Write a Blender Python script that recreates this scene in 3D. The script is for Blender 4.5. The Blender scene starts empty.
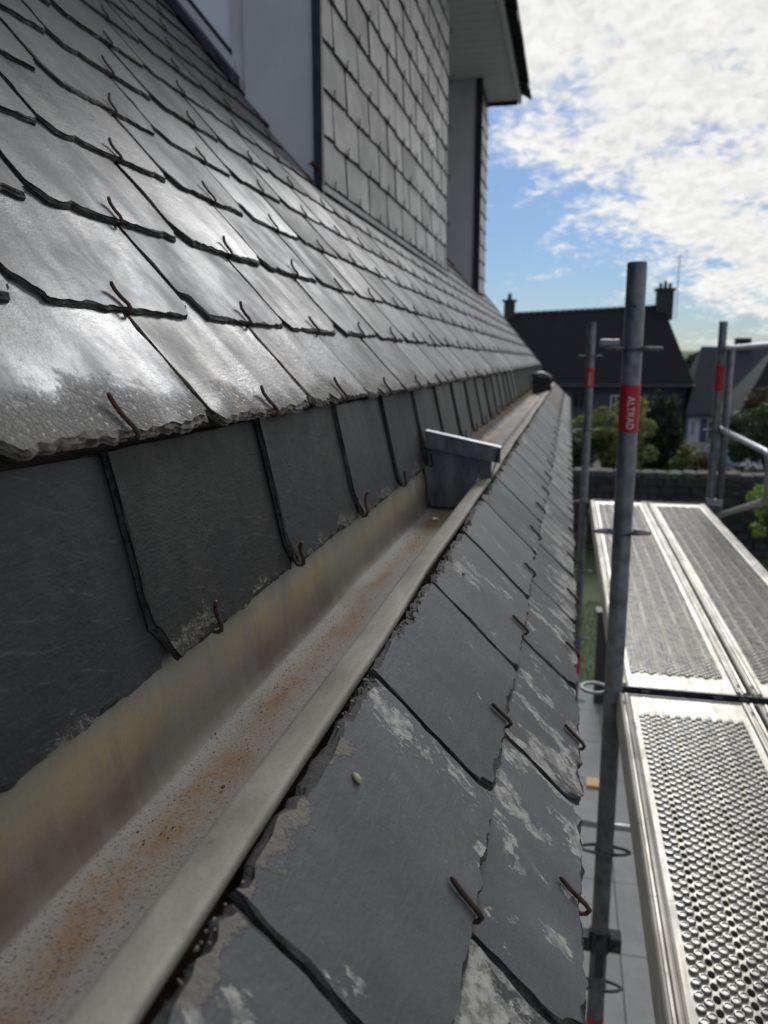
import bpy, bmesh, math, random
import numpy as np
from mathutils import Vector, Matrix, Euler
R = math.radians
random.seed(7); rng = np.random.default_rng(7)
scene = bpy.context.scene
COL = scene.collection

# ------------------------------------------------------------------ camera
H = 4.6                                     # camera height above the ground
cam_d = bpy.data.cameras.new('camera'); cam = bpy.data.objects.new('camera', cam_d); COL.objects.link(cam)
cam.location = (0, 0, H)
cam.rotation_euler = Euler((R(90 - 10.706), 0, R(12.807)), 'XYZ')
cam_d.sensor_fit = 'VERTICAL'; cam_d.sensor_height = 24; cam_d.lens = 804 / 1024 * 24
cam_d.clip_start = 0.02; cam_d.clip_end = 3000
cam_d.dof.use_dof = True; cam_d.dof.focus_distance = 0.54; cam_d.dof.aperture_fstop = 7.5
scene.camera = cam

# ------------------------------------------------------------------ node helpers
def _sock(nt, s, v):
    if isinstance(v, bpy.types.NodeSocket): nt.links.new(v, s)
    elif v is not None:
        if hasattr(s.default_value, '__len__') and not hasattr(v, '__len__'): v = (v, v, v)
        if hasattr(s.default_value, '__len__') and len(s.default_value) == 4 and len(v) == 3: v = (*v, 1)
        s.default_value = v
class NT:
    def __init__(s, nt): s.nt = nt
    def new(s, t, **k):
        n = s.nt.nodes.new(t)
        for a, b in k.items(): setattr(n, a, b)
        return n
    def math(s, op, a, b=None, c=None, clamp=False):
        n = s.new('ShaderNodeMath', operation=op); n.use_clamp = clamp
        for i, v in enumerate((a, b, c)):
            if v is not None: _sock(s.nt, n.inputs[i], v)
        return n.outputs[0]
    def vmath(s, op, a, b=None):
        n = s.new('ShaderNodeVectorMath', operation=op)
        _sock(s.nt, n.inputs[0], a)
        if b is not None:
            if op == 'SCALE': _sock(s.nt, n.inputs['Scale'], b)
            else: _sock(s.nt, n.inputs[1], b)
        return n.outputs[0]
    def noise(s, vec, scale, detail=4, rough=.55, dist=0, col=False):
        n = s.new('ShaderNodeTexNoise'); _sock(s.nt, n.inputs['Vector'], vec)
        n.inputs['Scale'].default_value = scale; n.inputs['Detail'].default_value = detail
        n.inputs['Roughness'].default_value = rough; n.inputs['Distortion'].default_value = dist
        return n.outputs[1 if col else 0]
    def step(s, v, a, b, lo=0., hi=1.):
        n = s.new('ShaderNodeMapRange', interpolation_type='SMOOTHSTEP'); _sock(s.nt, n.inputs[0], v)
        for i, x in enumerate((a, b, lo, hi)): _sock(s.nt, n.inputs[i + 1], x)
        return n.outputs[0]
    def mix(s, f, a, b, blend='MIX'):
        n = s.new('ShaderNodeMix', data_type='RGBA', blend_type=blend)
        _sock(s.nt, n.inputs[0], f); _sock(s.nt, n.inputs[6], a); _sock(s.nt, n.inputs[7], b)
        return n.outputs[2]
    def sep(s, v):
        n = s.new('ShaderNodeSeparateXYZ'); _sock(s.nt, n.inputs[0], v); return n.outputs
    def comb(s, x, y, z):
        n = s.new('ShaderNodeCombineXYZ')
        for i, v in enumerate((x, y, z)): _sock(s.nt, n.inputs[i], v)
        return n.outputs[0]
    def ramp(s, v, stops):
        n = s.new('ShaderNodeValToRGB'); _sock(s.nt, n.inputs[0], v)
        e = n.color_ramp.elements
        while len(e) < len(stops): e.new(.5)
        for x, (p_, c) in zip(e, stops): x.position = p_; x.color = (*c, 1)
        return n.outputs[0]
    def bump(s, h, strength, dist=.001, normal=None):
        n = s.new('ShaderNodeBump'); _sock(s.nt, n.inputs['Height'], h)
        n.inputs['Strength'].default_value = strength; n.inputs['Distance'].default_value = dist
        if normal is not None: _sock(s.nt, n.inputs['Normal'], normal)
        return n.outputs[0]

# ------------------------------------------------------------------ sky and sun
SUN_AZ, SUN_EL = R(-1), R(33)                # azimuth from +Y towards +X
w = bpy.data.worlds.new('World'); scene.world = w; w.use_nodes = True
n = NT(w.node_tree); n.nt.nodes.clear()
sky = n.new('ShaderNodeTexSky', sky_type='NISHITA'); sky.sun_disc = False
sky.sun_elevation = SUN_EL; sky.sun_rotation = SUN_AZ
sky.air_density = 1.0; sky.dust_density = .6; sky.ozone_density = 2.2
D = n.new('ShaderNodeTexCoord').outputs['Generated']
dx, dy, dz = n.sep(D)
zz = n.math('ADD', n.math('MAXIMUM', dz, 0.), .25)              # a gently curved cloud layer
px, py = n.math('DIVIDE', dx, zz), n.math('DIVIDE', dy, zz)
P = n.comb(px, py, 0.)
mid = n.noise(n.vmath('ADD', P, (4.2, 1.7, 0.)), 4.2, 5, .58, .3)
cell = n.noise(n.vmath('MULTIPLY', n.vmath('ADD', P, (1.3, 2.4, .5)), (1.0, .8, 1.)), 33., 3, .5, .5)    # altocumulus cells
fine = n.noise(P, 60, 4, .6)
# a sheet of cloud overhead that thins out low ahead and to the left
tz = n.math('DIVIDE', dx, n.math('ADD', n.math('ABSOLUTE', dy), .12))
sheet = n.step(n.math('ADD', dz, n.math('MULTIPLY', tz, 1.0)), .06, .33)
low = n.step(dz, .02, .07, .55, 1.)
dens = n.math('ADD', n.math('MULTIPLY', n.math('MULTIPLY', sheet, low), .86), n.math('MULTIPLY', n.math('SUBTRACT', mid, .5), 2.0))
dens = n.math('ADD', dens, n.math('MULTIPLY', n.math('SUBTRACT', cell, .5), .95))
dens = n.math('ADD', dens, n.math('MULTIPLY', n.math('SUBTRACT', fine, .5), .10))
dens = n.math('SUBTRACT', dens, n.step(dy, .35, -.35, 0., .42))      # cloud thinned out of view behind the camera, to lower the ambient light
mask = n.step(dens, .14, .74)
lum = n.math('ADD', n.step(cell, .28, .70, 4.9, 5.9), n.math('MULTIPLY', n.math('SUBTRACT', mid, .5), 1.2))
cloud = n.vmath('SCALE', (1., .995, .975), lum)
skyc = n.vmath('MULTIPLY', sky.outputs[0], (.205, .285, .41))
col = n.mix(mask, skyc, cloud)
bg = n.new('ShaderNodeBackground'); _sock(n.nt, bg.inputs[0], col); bg.inputs[1].default_value = .105
wo = n.new('ShaderNodeOutputWorld'); n.nt.links.new(bg.outputs[0], wo.inputs[0])
sun_d = bpy.data.lights.new('sun', 'SUN'); sun_d.energy = 1.5; sun_d.angle = R(20)      # the sun stands behind thin cloud; sun_d.color = (1., .955, .89)
sun = bpy.data.objects.new('sun', sun_d); COL.objects.link(sun); sun.location = (0, 5, 15)
sd = Vector((math.sin(SUN_AZ) * math.cos(SUN_EL), math.cos(SUN_AZ) * math.cos(SUN_EL), math.sin(SUN_EL)))
sun.rotation_euler = sd.to_track_quat('Z', 'Y').to_euler()
vs = scene.view_settings
vs.view_transform = 'Standard'; vs.look = 'None'; vs.gamma = 1; vs.use_curve_mapping = False; vs.exposure = 0.6

# ------------------------------------------------------------------ materials
MATS = {}
def material(name):
    m = bpy.data.materials.new(name); m.use_nodes = True
    t = NT(m.node_tree); b = m.node_tree.nodes['Principled BSDF']; MATS[name] = m
    return m, t, b
def setp(t, b, **k):
    names = dict(color='Base Color', rough='Roughness', metal='Metallic', normal='Normal', spec='Specular IOR Level')
    for a, v in k.items(): _sock(t.nt, b.inputs[names[a]], v)
def objco(t, rnd=True):
    o = t.new('ShaderNodeTexCoord').outputs['Object']
    if not rnd: return o, o, None
    r = t.new('ShaderNodeObjectInfo').outputs['Random']
    return o, t.vmath('ADD', o, t.comb(t.math('MULTIPLY', r, 37.), t.math('MULTIPLY', r, 91.), t.math('MULTIPLY', r, 13.))), r

def slate_material(name, base=(.036, .039, .047), pale=(.16, .16, .155), wear=.4, lichen=0., crust_bottom=0., crust_top=0., h=.2, rough=(.34, .55), spec=.5, scratch=0., bmp=.55):
    m, t, b = material(name)
    o, q, r = objco(t)
    stretch = t.vmath('MULTIPLY', q, (1.7, .7, 1.))
    n1 = t.noise(stretch, 14, 5, .6, .4); n2 = t.noise(q, 45, 5, .65); n3 = t.noise(q, 420, 3, .6)
    tone = t.math('ADD', .5, t.math('MULTIPLY', r, .95))
    c = t.mix(t.step(n1, .32, .75), base, tuple(x * 1.5 for x in base))
    c = t.vmath('SCALE', c, tone)
    c = t.mix(t.math('MULTIPLY', t.step(n2, .45, .8), .4), c, (base[0] * 2.5, base[1] * 2.05, base[2] * 1.45))
    c = t.mix(t.math('MULTIPLY', t.step(t.noise(q, 150, 3, .7), .62, .72), .35), c, tuple(min(.2, x * 3.4) for x in base))
    c = t.mix(t.math('MULTIPLY', t.step(t.noise(t.vmath('ADD', stretch, (7., 3., 0.)), 9, 6, .65, .6), .48, .72), wear), c, pale)
    blot = t.noise(t.vmath('ADD', q, (3., 5., 1.)), 7, 5, .65)
    c = t.mix(t.math('MULTIPLY', t.step(blot, .42, .68), .45), c, tuple(x * .55 for x in base))
    rg = t.step(t.math('ADD', t.math('MULTIPLY', n1, .5), t.math('MULTIPLY', blot, .5)), .34, .66, t.math('ADD', rough[0] - .07, t.math('MULTIPLY', t.math('FRACT', t.math('MULTIPLY', r, 7.3)), .14)), t.math('ADD', rough[1] - .07, t.math('MULTIPLY', t.math('FRACT', t.math('MULTIPLY', r, 7.3)), .14)))
    n4 = t.noise(t.vmath('MULTIPLY', q, (1.2, .8, 1.)), 11, 6, .62, .5)
    terr = t.math('MULTIPLY', t.math('FLOOR', t.math('MULTIPLY', n4, 9.)), .45)
    rip = t.noise(t.vmath('MULTIPLY', q, (.5, 1.7, 1.)), 85, 4, .6, .8)
    hgt = t.math('ADD', t.math('ADD', t.math('ADD', terr, t.math('MULTIPLY', n1, .55)), t.math('MULTIPLY', rip, .30)), t.math('ADD', t.math('MULTIPLY', n2, .55), t.math('MULTIPLY', n3, .2)))
    ox, oy, oz = t.sep(o)
    if scratch:
        wv = t.new('ShaderNodeTexWave', wave_type='BANDS', bands_direction='Y'); _sock(t.nt, wv.inputs[0], t.vmath('ADD', q, t.comb(0., t.math('MULTIPLY', ox, .28), 0.)))
        wv.inputs['Scale'].default_value = 22; wv.inputs['Distortion'].default_value = 3; wv.inputs['Detail'].default_value = 3
        ln = t.math('MULTIPLY', t.step(wv.outputs[1], .965, 1.), t.step(n2, .5, .62))
        c = t.mix(t.math('MULTIPLY', ln, scratch), c, (.2, .2, .2))
    if lichen:
        a = t.noise(t.vmath('MULTIPLY', q, (1.3, .7, 1.)), 30, 7, .66, .3); a2 = t.noise(q, 8, 2, .5)
        e = t.noise(q, 190, 3, .6)
        f = t.math('ADD', t.math('ADD', a, t.math('MULTIPLY', t.math('SUBTRACT', a2, .5), .55)), t.math('MULTIPLY', t.math('SUBTRACT', e, .5), .14))
        lm = t.math('MULTIPLY', t.step(f, .60 - .1 * lichen, .64 - .1 * lichen), t.step(t.noise(q, 120, 4, .7), .38, .58, .30, .95))
        sp = t.new('ShaderNodeTexVoronoi'); _sock(t.nt, sp.inputs['Vector'], t.vmath('ADD', q, t.vmath('SCALE', t.noise(q, 60, 2, .5, col=True), .01))); sp.inputs['Scale'].default_value = 150
        lm = t.math('MAXIMUM', lm, t.math('MULTIPLY', t.math('MULTIPLY', t.step(sp.outputs['Distance'], .18, .30, 1., 0.), t.step(a2, .54, .66)), .45))
        c = t.mix(lm, c, t.mix(e, (.20, .20, .19), (.42, .415, .385)))
        rg = t.mix(lm, rg, (.8, .8, .8)); hgt = t.math('ADD', hgt, t.math('MULTIPLY', lm, .4))
    if crust_bottom:
        e = t.noise(q, 34, 6, .7, .4); e2 = t.noise(q, 230, 4, .7)
        d = t.math('ADD', oy, t.math('ADD', t.math('MULTIPLY', t.math('SUBTRACT', e, .5), .06), t.math('MULTIPLY', t.math('SUBTRACT', t.noise(q, 11, 2, .5), .5), .09)))
        k = t.math('MULTIPLY', t.step(d, crust_bottom * .2, crust_bottom * 1.7, 1., 0.), t.step(e2, .34, .60, .1, 1.))
        c = t.mix(k, c, t.mix(t.step(e2, .35, .7), (.026, .025, .024), (.14, .13, .115)))
        rg = t.mix(k, rg, (.75, .75, .75)); hgt = t.math('ADD', hgt, t.math('MULTIPLY', t.math('MULTIPLY', k, e2), 1.6))
        if wear > .5: oc = t.math('MULTIPLY', t.step(t.noise(t.vmath('ADD', stretch, (1., 8., 2.)), 12, 4, .6), .56, .74), .45)
        if wear > .5: c = t.mix(oc, c, (.21, .155, .095))
    if crust_top:
        e = t.noise(q, 38, 6, .7, .3); e2 = t.noise(q, 260, 4, .7)
        d = t.math('ADD', t.math('SUBTRACT', h, oy), t.math('ADD', t.math('MULTIPLY', t.math('SUBTRACT', e, .5), .05), t.math('MULTIPLY', t.math('SUBTRACT', t.noise(q, 12, 2, .5), .5), .05)))
        k = t.step(d, crust_top * .5, crust_top, 1., 0.)
        c = t.mix(t.math('MULTIPLY', k, .85), c, t.mix(e2, (.08, .075, .065), (.22, .205, .175)))
        rg = t.mix(k, rg, (.85, .85, .85)); hgt = t.math('ADD', hgt, t.math('MULTIPLY', t.math('MULTIPLY', k, e2), 1.5))
    setp(t, b, color=c, rough=rg, spec=spec, normal=t.bump(hgt, bmp, .0024))
    return m
slate_material('slate_roof', bmp=.38, wear=.5, pale=(.20, .188, .163), rough=(.40, .64), spec=.62)
slate_material('slate_eave_row', bmp=.5, wear=.75, pale=(.27, .25, .21), crust_bottom=.022, rough=(.40, .64), spec=.6)
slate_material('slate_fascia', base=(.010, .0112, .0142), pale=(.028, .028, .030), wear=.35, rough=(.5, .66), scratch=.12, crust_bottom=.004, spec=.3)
slate_material('slate_lower_top', base=(.040, .043, .051), wear=.15, lichen=-.2, crust_top=.006, h=.1165, rough=(.42, .6))
slate_material('slate_lower_eave', base=(.040, .043, .051), wear=.2, lichen=.9, rough=(.42, .6))
slate_material('slate_dormer', base=(.11, .112, .12), wear=.5, pale=(.28, .28, .28), rough=(.28, .46), spec=.9)  # sky reflection partly put into the colour: paler base and wear

def simple(name, c, rough=.6, metal=0., nscale=20, namp=.3, bump=.2, bdist=.002, c2=None, spec=.5):
    m, t, b = material(name)
    o, q, r = objco(t)
    a = t.noise(q, nscale, 5, .62, .2)
    cc = t.mix(t.step(a, .3, .72), tuple(x * (1 - namp) for x in c), c2 or tuple(min(1, x * (1 + namp)) for x in c))
    setp(t, b, color=cc, rough=t.step(a, .3, .7, max(.05, rough - .08), min(1, rough + .1)), metal=metal, spec=spec)
    if bump: setp(t, b, normal=t.bump(t.noise(q, nscale * 3, 4, .6), bump, bdist))
    return m
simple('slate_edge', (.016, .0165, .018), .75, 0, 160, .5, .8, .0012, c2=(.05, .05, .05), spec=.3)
simple('slate_edge_pale', (.05, .047, .042), .8, 0, 130, .6, .9, .0015, c2=(.17, .16, .14), spec=.3)
simple('rusty_wire', (.014, .009, .007), .65, 0., 120, .5, .5, .0006, c2=(.075, .03, .015))
simple('old_timber', (.035, .022, .014), .9, 0, 60, .4, .6, .002, c2=(.12, .065, .03))
simple('roof_board', (.05, .04, .03), .9)
simple('mortar', (.13, .12, .10), .95, 0, 120, .45, .8, .002, c2=(.24, .22, .19))
simple('white_paint', (.60, .605, .62), .55, 0, 6, .06, .1)
simple('white_panel', (.80, .84, .90), .4, 0, 5, .04, .05)
simple('soffit_white', (.78, .80, .82), .5, 0, 4, .05, .05)
simple('dark_flashing', (.035, .04, .055), .45, .4, 20, .3, .1)
simple('drip_zinc', (.33, .34, .345), .6, .2, 30, .2, .1)
simple('render_white', (.62, .60, .56), .85, 0, 3, .08, .3)
simple('galvanised_tube', (.10, .115, .13), .5, .6, 28, .22, .1, .0005, c2=(.19, .21, .22))
simple('galvanised_bright', (.30, .31, .32), .48, .85, 40, .15, .1, .0005)
simple('dark_steel', (.05, .055, .07), .5, .5, 30, .3, .1)
simple('red_band', (.40, .012, .02), .5, 0, 40, .18, .1, .0005)
simple('white_ink', (.75, .70, .70), .6, 0, 30, .1, 0)
simple('paving', (.17, .172, .175), .8, 0, 4, .28, .5, .003)
simple('yard', (.13, .125, .11), .95, 0, .4, .3, .4, .02, c2=(.17, .17, .14))
simple('earth', (.10, .085, .06), .95, 0, 3, .3, .5)
simple('post_dark', (.018, .02, .023), .6)
simple('pine_offcut', (.42, .26, .10), .7, 0, 30, .25, .2)
simple('pebble', (.30, .27, .20), .8, 0, 200, .3, .6, .0006)
simple('dry_leaf', (.10, .055, .025), .8, 0, 80, .35, .3)
simple('stone', (.028, .027, .025), .9, 0, 6, .35, .8, .01, c2=(.06, .057, .052))
simple('coping', (.085, .08, .073), .9, 0, 8, .3, .8, .01)
simple('far_slate', (.012, .0135, .019), .75, 0, 2.5, .25, .3, .01, spec=.25)
simple('far_wall_dark', (.085, .09, .10), .9, 0, 1.2, .12, .2)
simple('far_wall_white', (.80, .80, .80), .85, 0, 1.2, .06, .2)
simple('far_brick', (.06, .055, .055), .9, 0, 4, .3, .3)
simple('glass', (.02, .025, .03), .08, 0, 2, .2, 0)
simple('shutter', (.10, .13, .20), .6)
simple('hill_green', (.07, .11, .05), .95, 0, .05, .35, 0)
simple('bark', (.06, .045, .03), .9, 0, 20, .3, .5)
def leaf_mat(name, a, b_):
    m, t, b = material(name)
    geo = t.new('ShaderNodeNewGeometry')
    rn = geo.outputs['Random Per Island']
    setp(t, b, color=t.mix(rn, a, b_), rough=.55)
    b.inputs['Transmission Weight'].default_value = 0
    b.inputs['Subsurface Weight'].default_value = 0
    tr = t.new('ShaderNodeBsdfTranslucent'); _sock(t.nt, tr.inputs[0], t.mix(rn, tuple(x * 1.3 for x in a), tuple(x * 1.3 for x in b_)))
    mx = t.new('ShaderNodeMixShader'); mx.inputs[0].default_value = .35
    t.nt.links.new(b.outputs[0], mx.inputs[1]); t.nt.links.new(tr.outputs[0], mx.inputs[2])
    t.nt.links.new(mx.outputs[0], t.nt.nodes['Material Output'].inputs[0])
leaf_mat('leaf_yellow', (.07, .10, .02), (.28, .30, .09))
leaf_mat('leaf_dark', (.016, .03, .014), (.04, .06, .025))
leaf_mat('leaf_mid', (.02, .04, .013), (.06, .09, .03))
leaf_mat('leaf_bronze', (.05, .05, .025), (.14, .10, .05))
leaf_mat('leaf_bright', (.12, .20, .03), (.28, .38, .06))
leaf_mat('grass_blade', (.03, .07, .01), (.07, .14, .02))

def zinc_material():
    m, t, b = material('zinc_gutter')
    o, q, r = objco(t, False)
    x, y, z = t.sep(o)
    z = t.math('SUBTRACT', z, t.math('MULTIPLY', t.step(y, 1.322, 1.33), .030))      # the floor steps up beyond the dam
    s = t.vmath('MULTIPLY', o, (1., .35, 1.))
    n1 = t.noise(s, 22, 5, .6, .5); n2 = t.noise(o, 600, 3, .7); n3 = t.noise(o, 90, 4, .65)
    blob = t.noise(t.comb(0., y, 0.), 9, 3, .6)
    c = t.mix(n1, (.16, .148, .135), (.29, .277, .257))
    # rust trail along the middle of the floor
    dxr = t.math('ABSOLUTE', t.math('SUBTRACT', t.math('ADD', x, t.math('MULTIPLY', t.math('SUBTRACT', n1, .5), .05)), -.197))
    core = t.step(dxr, .000, .021, 1., 0.)
    rust = t.math('MULTIPLY', core, t.step(t.math('ADD', blob, t.math('MULTIPLY', t.math('SUBTRACT', n3, .5), .5)), .40, .62, .38, 1.))
    onfloor = t.step(z, -.238, -.226, 1., 0.)
    rust = t.math('MULTIPLY', rust, onfloor)
    # ochre water stain on the back wall
    zb = t.math('ADD', z, t.math('ADD', t.math('MULTIPLY', t.math('SUBTRACT', n1, .5), .035), t.math('MULTIPLY', t.math('SUBTRACT', n3, .5), .008)))
    st = t.ramp(t.step(zb, -.246, -.168), [(0., (.12, .095, .08)), (.22, (.17, .135, .105)), (.42, (.23, .185, .11)), (.62, (.28, .225, .125)), (.82, (.24, .235, .19)), (1., (.25, .255, .235))])
    streak = t.noise(t.comb(0., y, t.math('MULTIPLY', z, .05)), 55, 3, .6)
    st = t.mix(t.math('MULTIPLY', t.step(streak, .45, .85), .35), st, (.25, .24, .21))
    st = t.mix(t.math('MULTIPLY', t.step(t.noise(t.comb(0., t.math('MULTIPLY', y, 1.), t.math('MULTIPLY', z, .3)), 17, 5, .65), .45, .7), .65), st, (.13, .118, .10))
    st = t.mix(t.math('MULTIPLY', t.step(t.noise(t.comb(1.7, y, t.math('MULTIPLY', z, .6)), 7.5, 4, .6), .42, .62), .6), st, (.21, .205, .185))
    st = t.mix(t.math('MULTIPLY', t.step(t.noise(t.comb(4.1, y, t.math('MULTIPLY', z, .12)), 38, 3, .6), .60, .70), t.step(zb, -.225, -.185, 0., .5)), st, (.36, .37, .36))
    back = t.step(x, -.2215, -.2185, 1., 0.)
    c = t.mix(back, c, st)
    # paler outer flange
    fl = t.step(x, -.1455, -.1425)
    c = t.mix(t.math('MULTIPLY', fl, .8), c, t.mix(t.step(n1, .3, .7), (.17, .148, .115), (.34, .322, .285)))
    c = t.mix(t.math('MULTIPLY', rust, .88), c, t.mix(n3, (.10, .048, .016), (.25, .135, .045)))
    gr = t.step(n2, .52, .66)
    gb = t.math('SUBTRACT', 1., t.math('MAXIMUM', t.math('MULTIPLY', back, .8), t.math('MULTIPLY', fl, .72)))
    c = t.mix(t.math('MULTIPLY', gr, t.math('MULTIPLY', gb, .8)), c, (.05, .038, .03))
    n5 = t.noise(o, 800, 3, .7)
    c = t.mix(t.math('MULTIPLY', t.step(n5, .58, .70), t.math('MULTIPLY', gb, .55)), c, (.34, .32, .29))
    c = t.mix(t.math('MULTIPLY', t.step(n3, .62, .75), .3), c, (.10, .085, .07))
    setp(t, b, color=c, rough=t.step(n1, .3, .7, .68, .85), metal=.0, spec=.3, normal=t.bump(t.math('ADD', n1, t.math('ADD', t.math('MULTIPLY', n3, .3), t.math('MULTIPLY', n2, .10))), .5, .002))
zinc_material()
def dam_material():
    m, t, b = material('zinc_dam'); o, q, r = objco(t, False)
    a = t.noise(t.vmath('MULTIPLY', q, (1., 1., .3)), 40, 5, .6, .4)
    setp(t, b, color=t.mix(t.step(a, .3, .7), (.075, .085, .10), (.20, .215, .235)), rough=.42, metal=.55, normal=t.bump(a, .3, .0015))
dam_material()
def deck_material():
    m, t, b = material('deck_steel'); o, q, r = objco(t)
    a = t.noise(q, 7, 5, .65, .3); c_ = t.noise(q, 300, 3, .6); st = t.noise(t.vmath('MULTIPLY', q, (1., .12, 1.)), 60, 4, .6)
    c = t.mix(t.step(a, .3, .7), (.28, .262, .232), (.41, .39, .355))
    c = t.mix(t.math('MULTIPLY', t.step(c_, .66, .78), .35), c, (.22, .20, .17))
    c = t.mix(t.math('MULTIPLY', t.step(st, .55, .75), .25), c, (.40, .37, .32))
    c = t.mix(t.math('MULTIPLY', t.step(t.noise(q, 16, 6, .7, .6), .58, .66), .55), c, (.11, .10, .082))
    setp(t, b, color=c, rough=t.step(st, .3, .7, .42, .58), metal=.8, normal=t.bump(a, .12, .002))
deck_material()
simple('stud_steel', (.22, .215, .205), .36, .85, 60, .25, .1, .0005, c2=(.42, .405, .375))
def lawn_material():
    m, t, b = material('lawn'); o, q, r = objco(t, False)
    a = t.noise(o, .6, 5, .7); a2 = t.noise(o, 14, 4, .7)
    c = t.mix(a, (.025, .05, .01), (.05, .085, .02)); c = t.mix(t.math('MULTIPLY', a2, .5), c, (.05, .09, .02))
    setp(t, b, color=c, rough=.9, normal=t.bump(a2, .6, .03))
lawn_material()

# ------------------------------------------------------------------ mesh helpers
def new_mesh(name, v, f, smooth=False):
    me = bpy.data.meshes.new(name); me.from_pydata([tuple(map(float, x)) for x in v], [], f); me.validate()
    if smooth: me.polygons.foreach_set('use_smooth', [True] * len(me.polygons))
    return me
def link(name, me, mat=None, parent=None, loc=None, mw=None):
    o = bpy.data.objects.new(name, me); COL.objects.link(o)
    if mat and not me.materials:
        me.materials.append(MATS[mat])
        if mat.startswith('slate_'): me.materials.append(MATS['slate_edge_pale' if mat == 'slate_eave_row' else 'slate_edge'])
    if parent is not None:
        o.parent = parent
        if parent.type == 'EMPTY': o.matrix_parent_inverse = Matrix.Translation(-parent.location)
    if mw is not None: o.matrix_basis = mw
    elif loc is not None: o.location = loc
    return o
def thing(name, loc, label, cat, group=None):
    o = bpy.data.objects.new(name, None); COL.objects.link(o); o.location = loc; o.empty_display_size = .2
    return tag(o, label, cat, group)
def tag(o, label, cat, group=None):
    o['label'] = label; o['category'] = cat
    if group: o['group'] = group
    return o
class MB:
    def __init__(s): s.v = []; s.f = []
    def add(s, v, f):
        k = len(s.v); s.v += [tuple(x) for x in v]; s.f += [tuple(i + k for i in q) for q in f]; return s
    def box(s, x0, x1, y0, y1, z0, z1):
        return s.add([(x, y, z) for z in (z0, z1) for y in (y0, y1) for x in (x0, x1)],
                     [(0, 2, 3, 1), (4, 5, 7, 6), (0, 1, 5, 4), (2, 6, 7, 3), (0, 4, 6, 2), (1, 3, 7, 5)])
    def prism(s, poly, y0, y1):            # poly in (x, z), extruded along y
        k = len(poly)
        return s.add([(x, y0, z) for x, z in poly] + [(x, y1, z) for x, z in poly],
                     [tuple(range(k)), tuple(range(2 * k - 1, k - 1, -1))] + [(i, i + k, (i + 1) % k + k, (i + 1) % k) for i in range(k)])
    def tube(s, pts, r, seg=10, caps=True):
        pts = [Vector(p) for p in pts]; rings = []
        rr = r if hasattr(r, '__len__') else [r] * len(pts)
        up = None; vs_ = []
        for i, p in enumerate(pts):
            d = (pts[min(i + 1, len(pts) - 1)] - pts[max(i - 1, 0)]).normalized()
            if up is None: up = d.orthogonal().normalized()
            up = (up - d * up.dot(d)).normalized(); sd_ = d.cross(up)
            vs_ += [p + rr[i] * (math.cos(2 * math.pi * k / seg) * up + math.sin(2 * math.pi * k / seg) * sd_) for k in range(seg)]
        fs = [(i * seg + k, i * seg + (k + 1) % seg, (i + 1) * seg + (k + 1) % seg, (i + 1) * seg + k) for i in range(len(pts) - 1) for k in range(seg)]
        if caps: fs += [tuple(range(seg - 1, -1, -1)), tuple(range((len(pts) - 1) * seg, len(pts) * seg))]
        return s.add(vs_, fs)
    def mesh(s, name, smooth=False): return new_mesh(name, s.v, s.f, smooth)
    def obj(s, name, mat, parent=None, smooth=False, bevel=0, mw=None):
        o = link(name, s.mesh(name, smooth), mat, parent, mw=mw)
        if bevel:
            b = o.modifiers.new('bevel', 'BEVEL'); b.width = bevel; b.segments = 2; b.limit_method = 'ANGLE'
        return o
def smooth_by_angle(o, a=40):
    me = o.data; me.polygons.foreach_set('use_smooth', [True] * len(me.polygons))
    me.set_sharp_from_angle(angle=R(a))
def rounded(pts, r, k=5):
    out = [Vector(pts[0])]
    for a, b, c in zip(pts, pts[1:], pts[2:]):
        a, b, c = Vector(a), Vector(b), Vector(c)
        p0 = b + (a - b).normalized() * r; p1 = b + (c - b).normalized() * r
        for i in range(k + 1):
            u = i / k; out.append((1 - u) ** 2 * p0 + 2 * u * (1 - u) * b + u * u * p1)
    out.append(Vector(pts[-1])); return out

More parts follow.
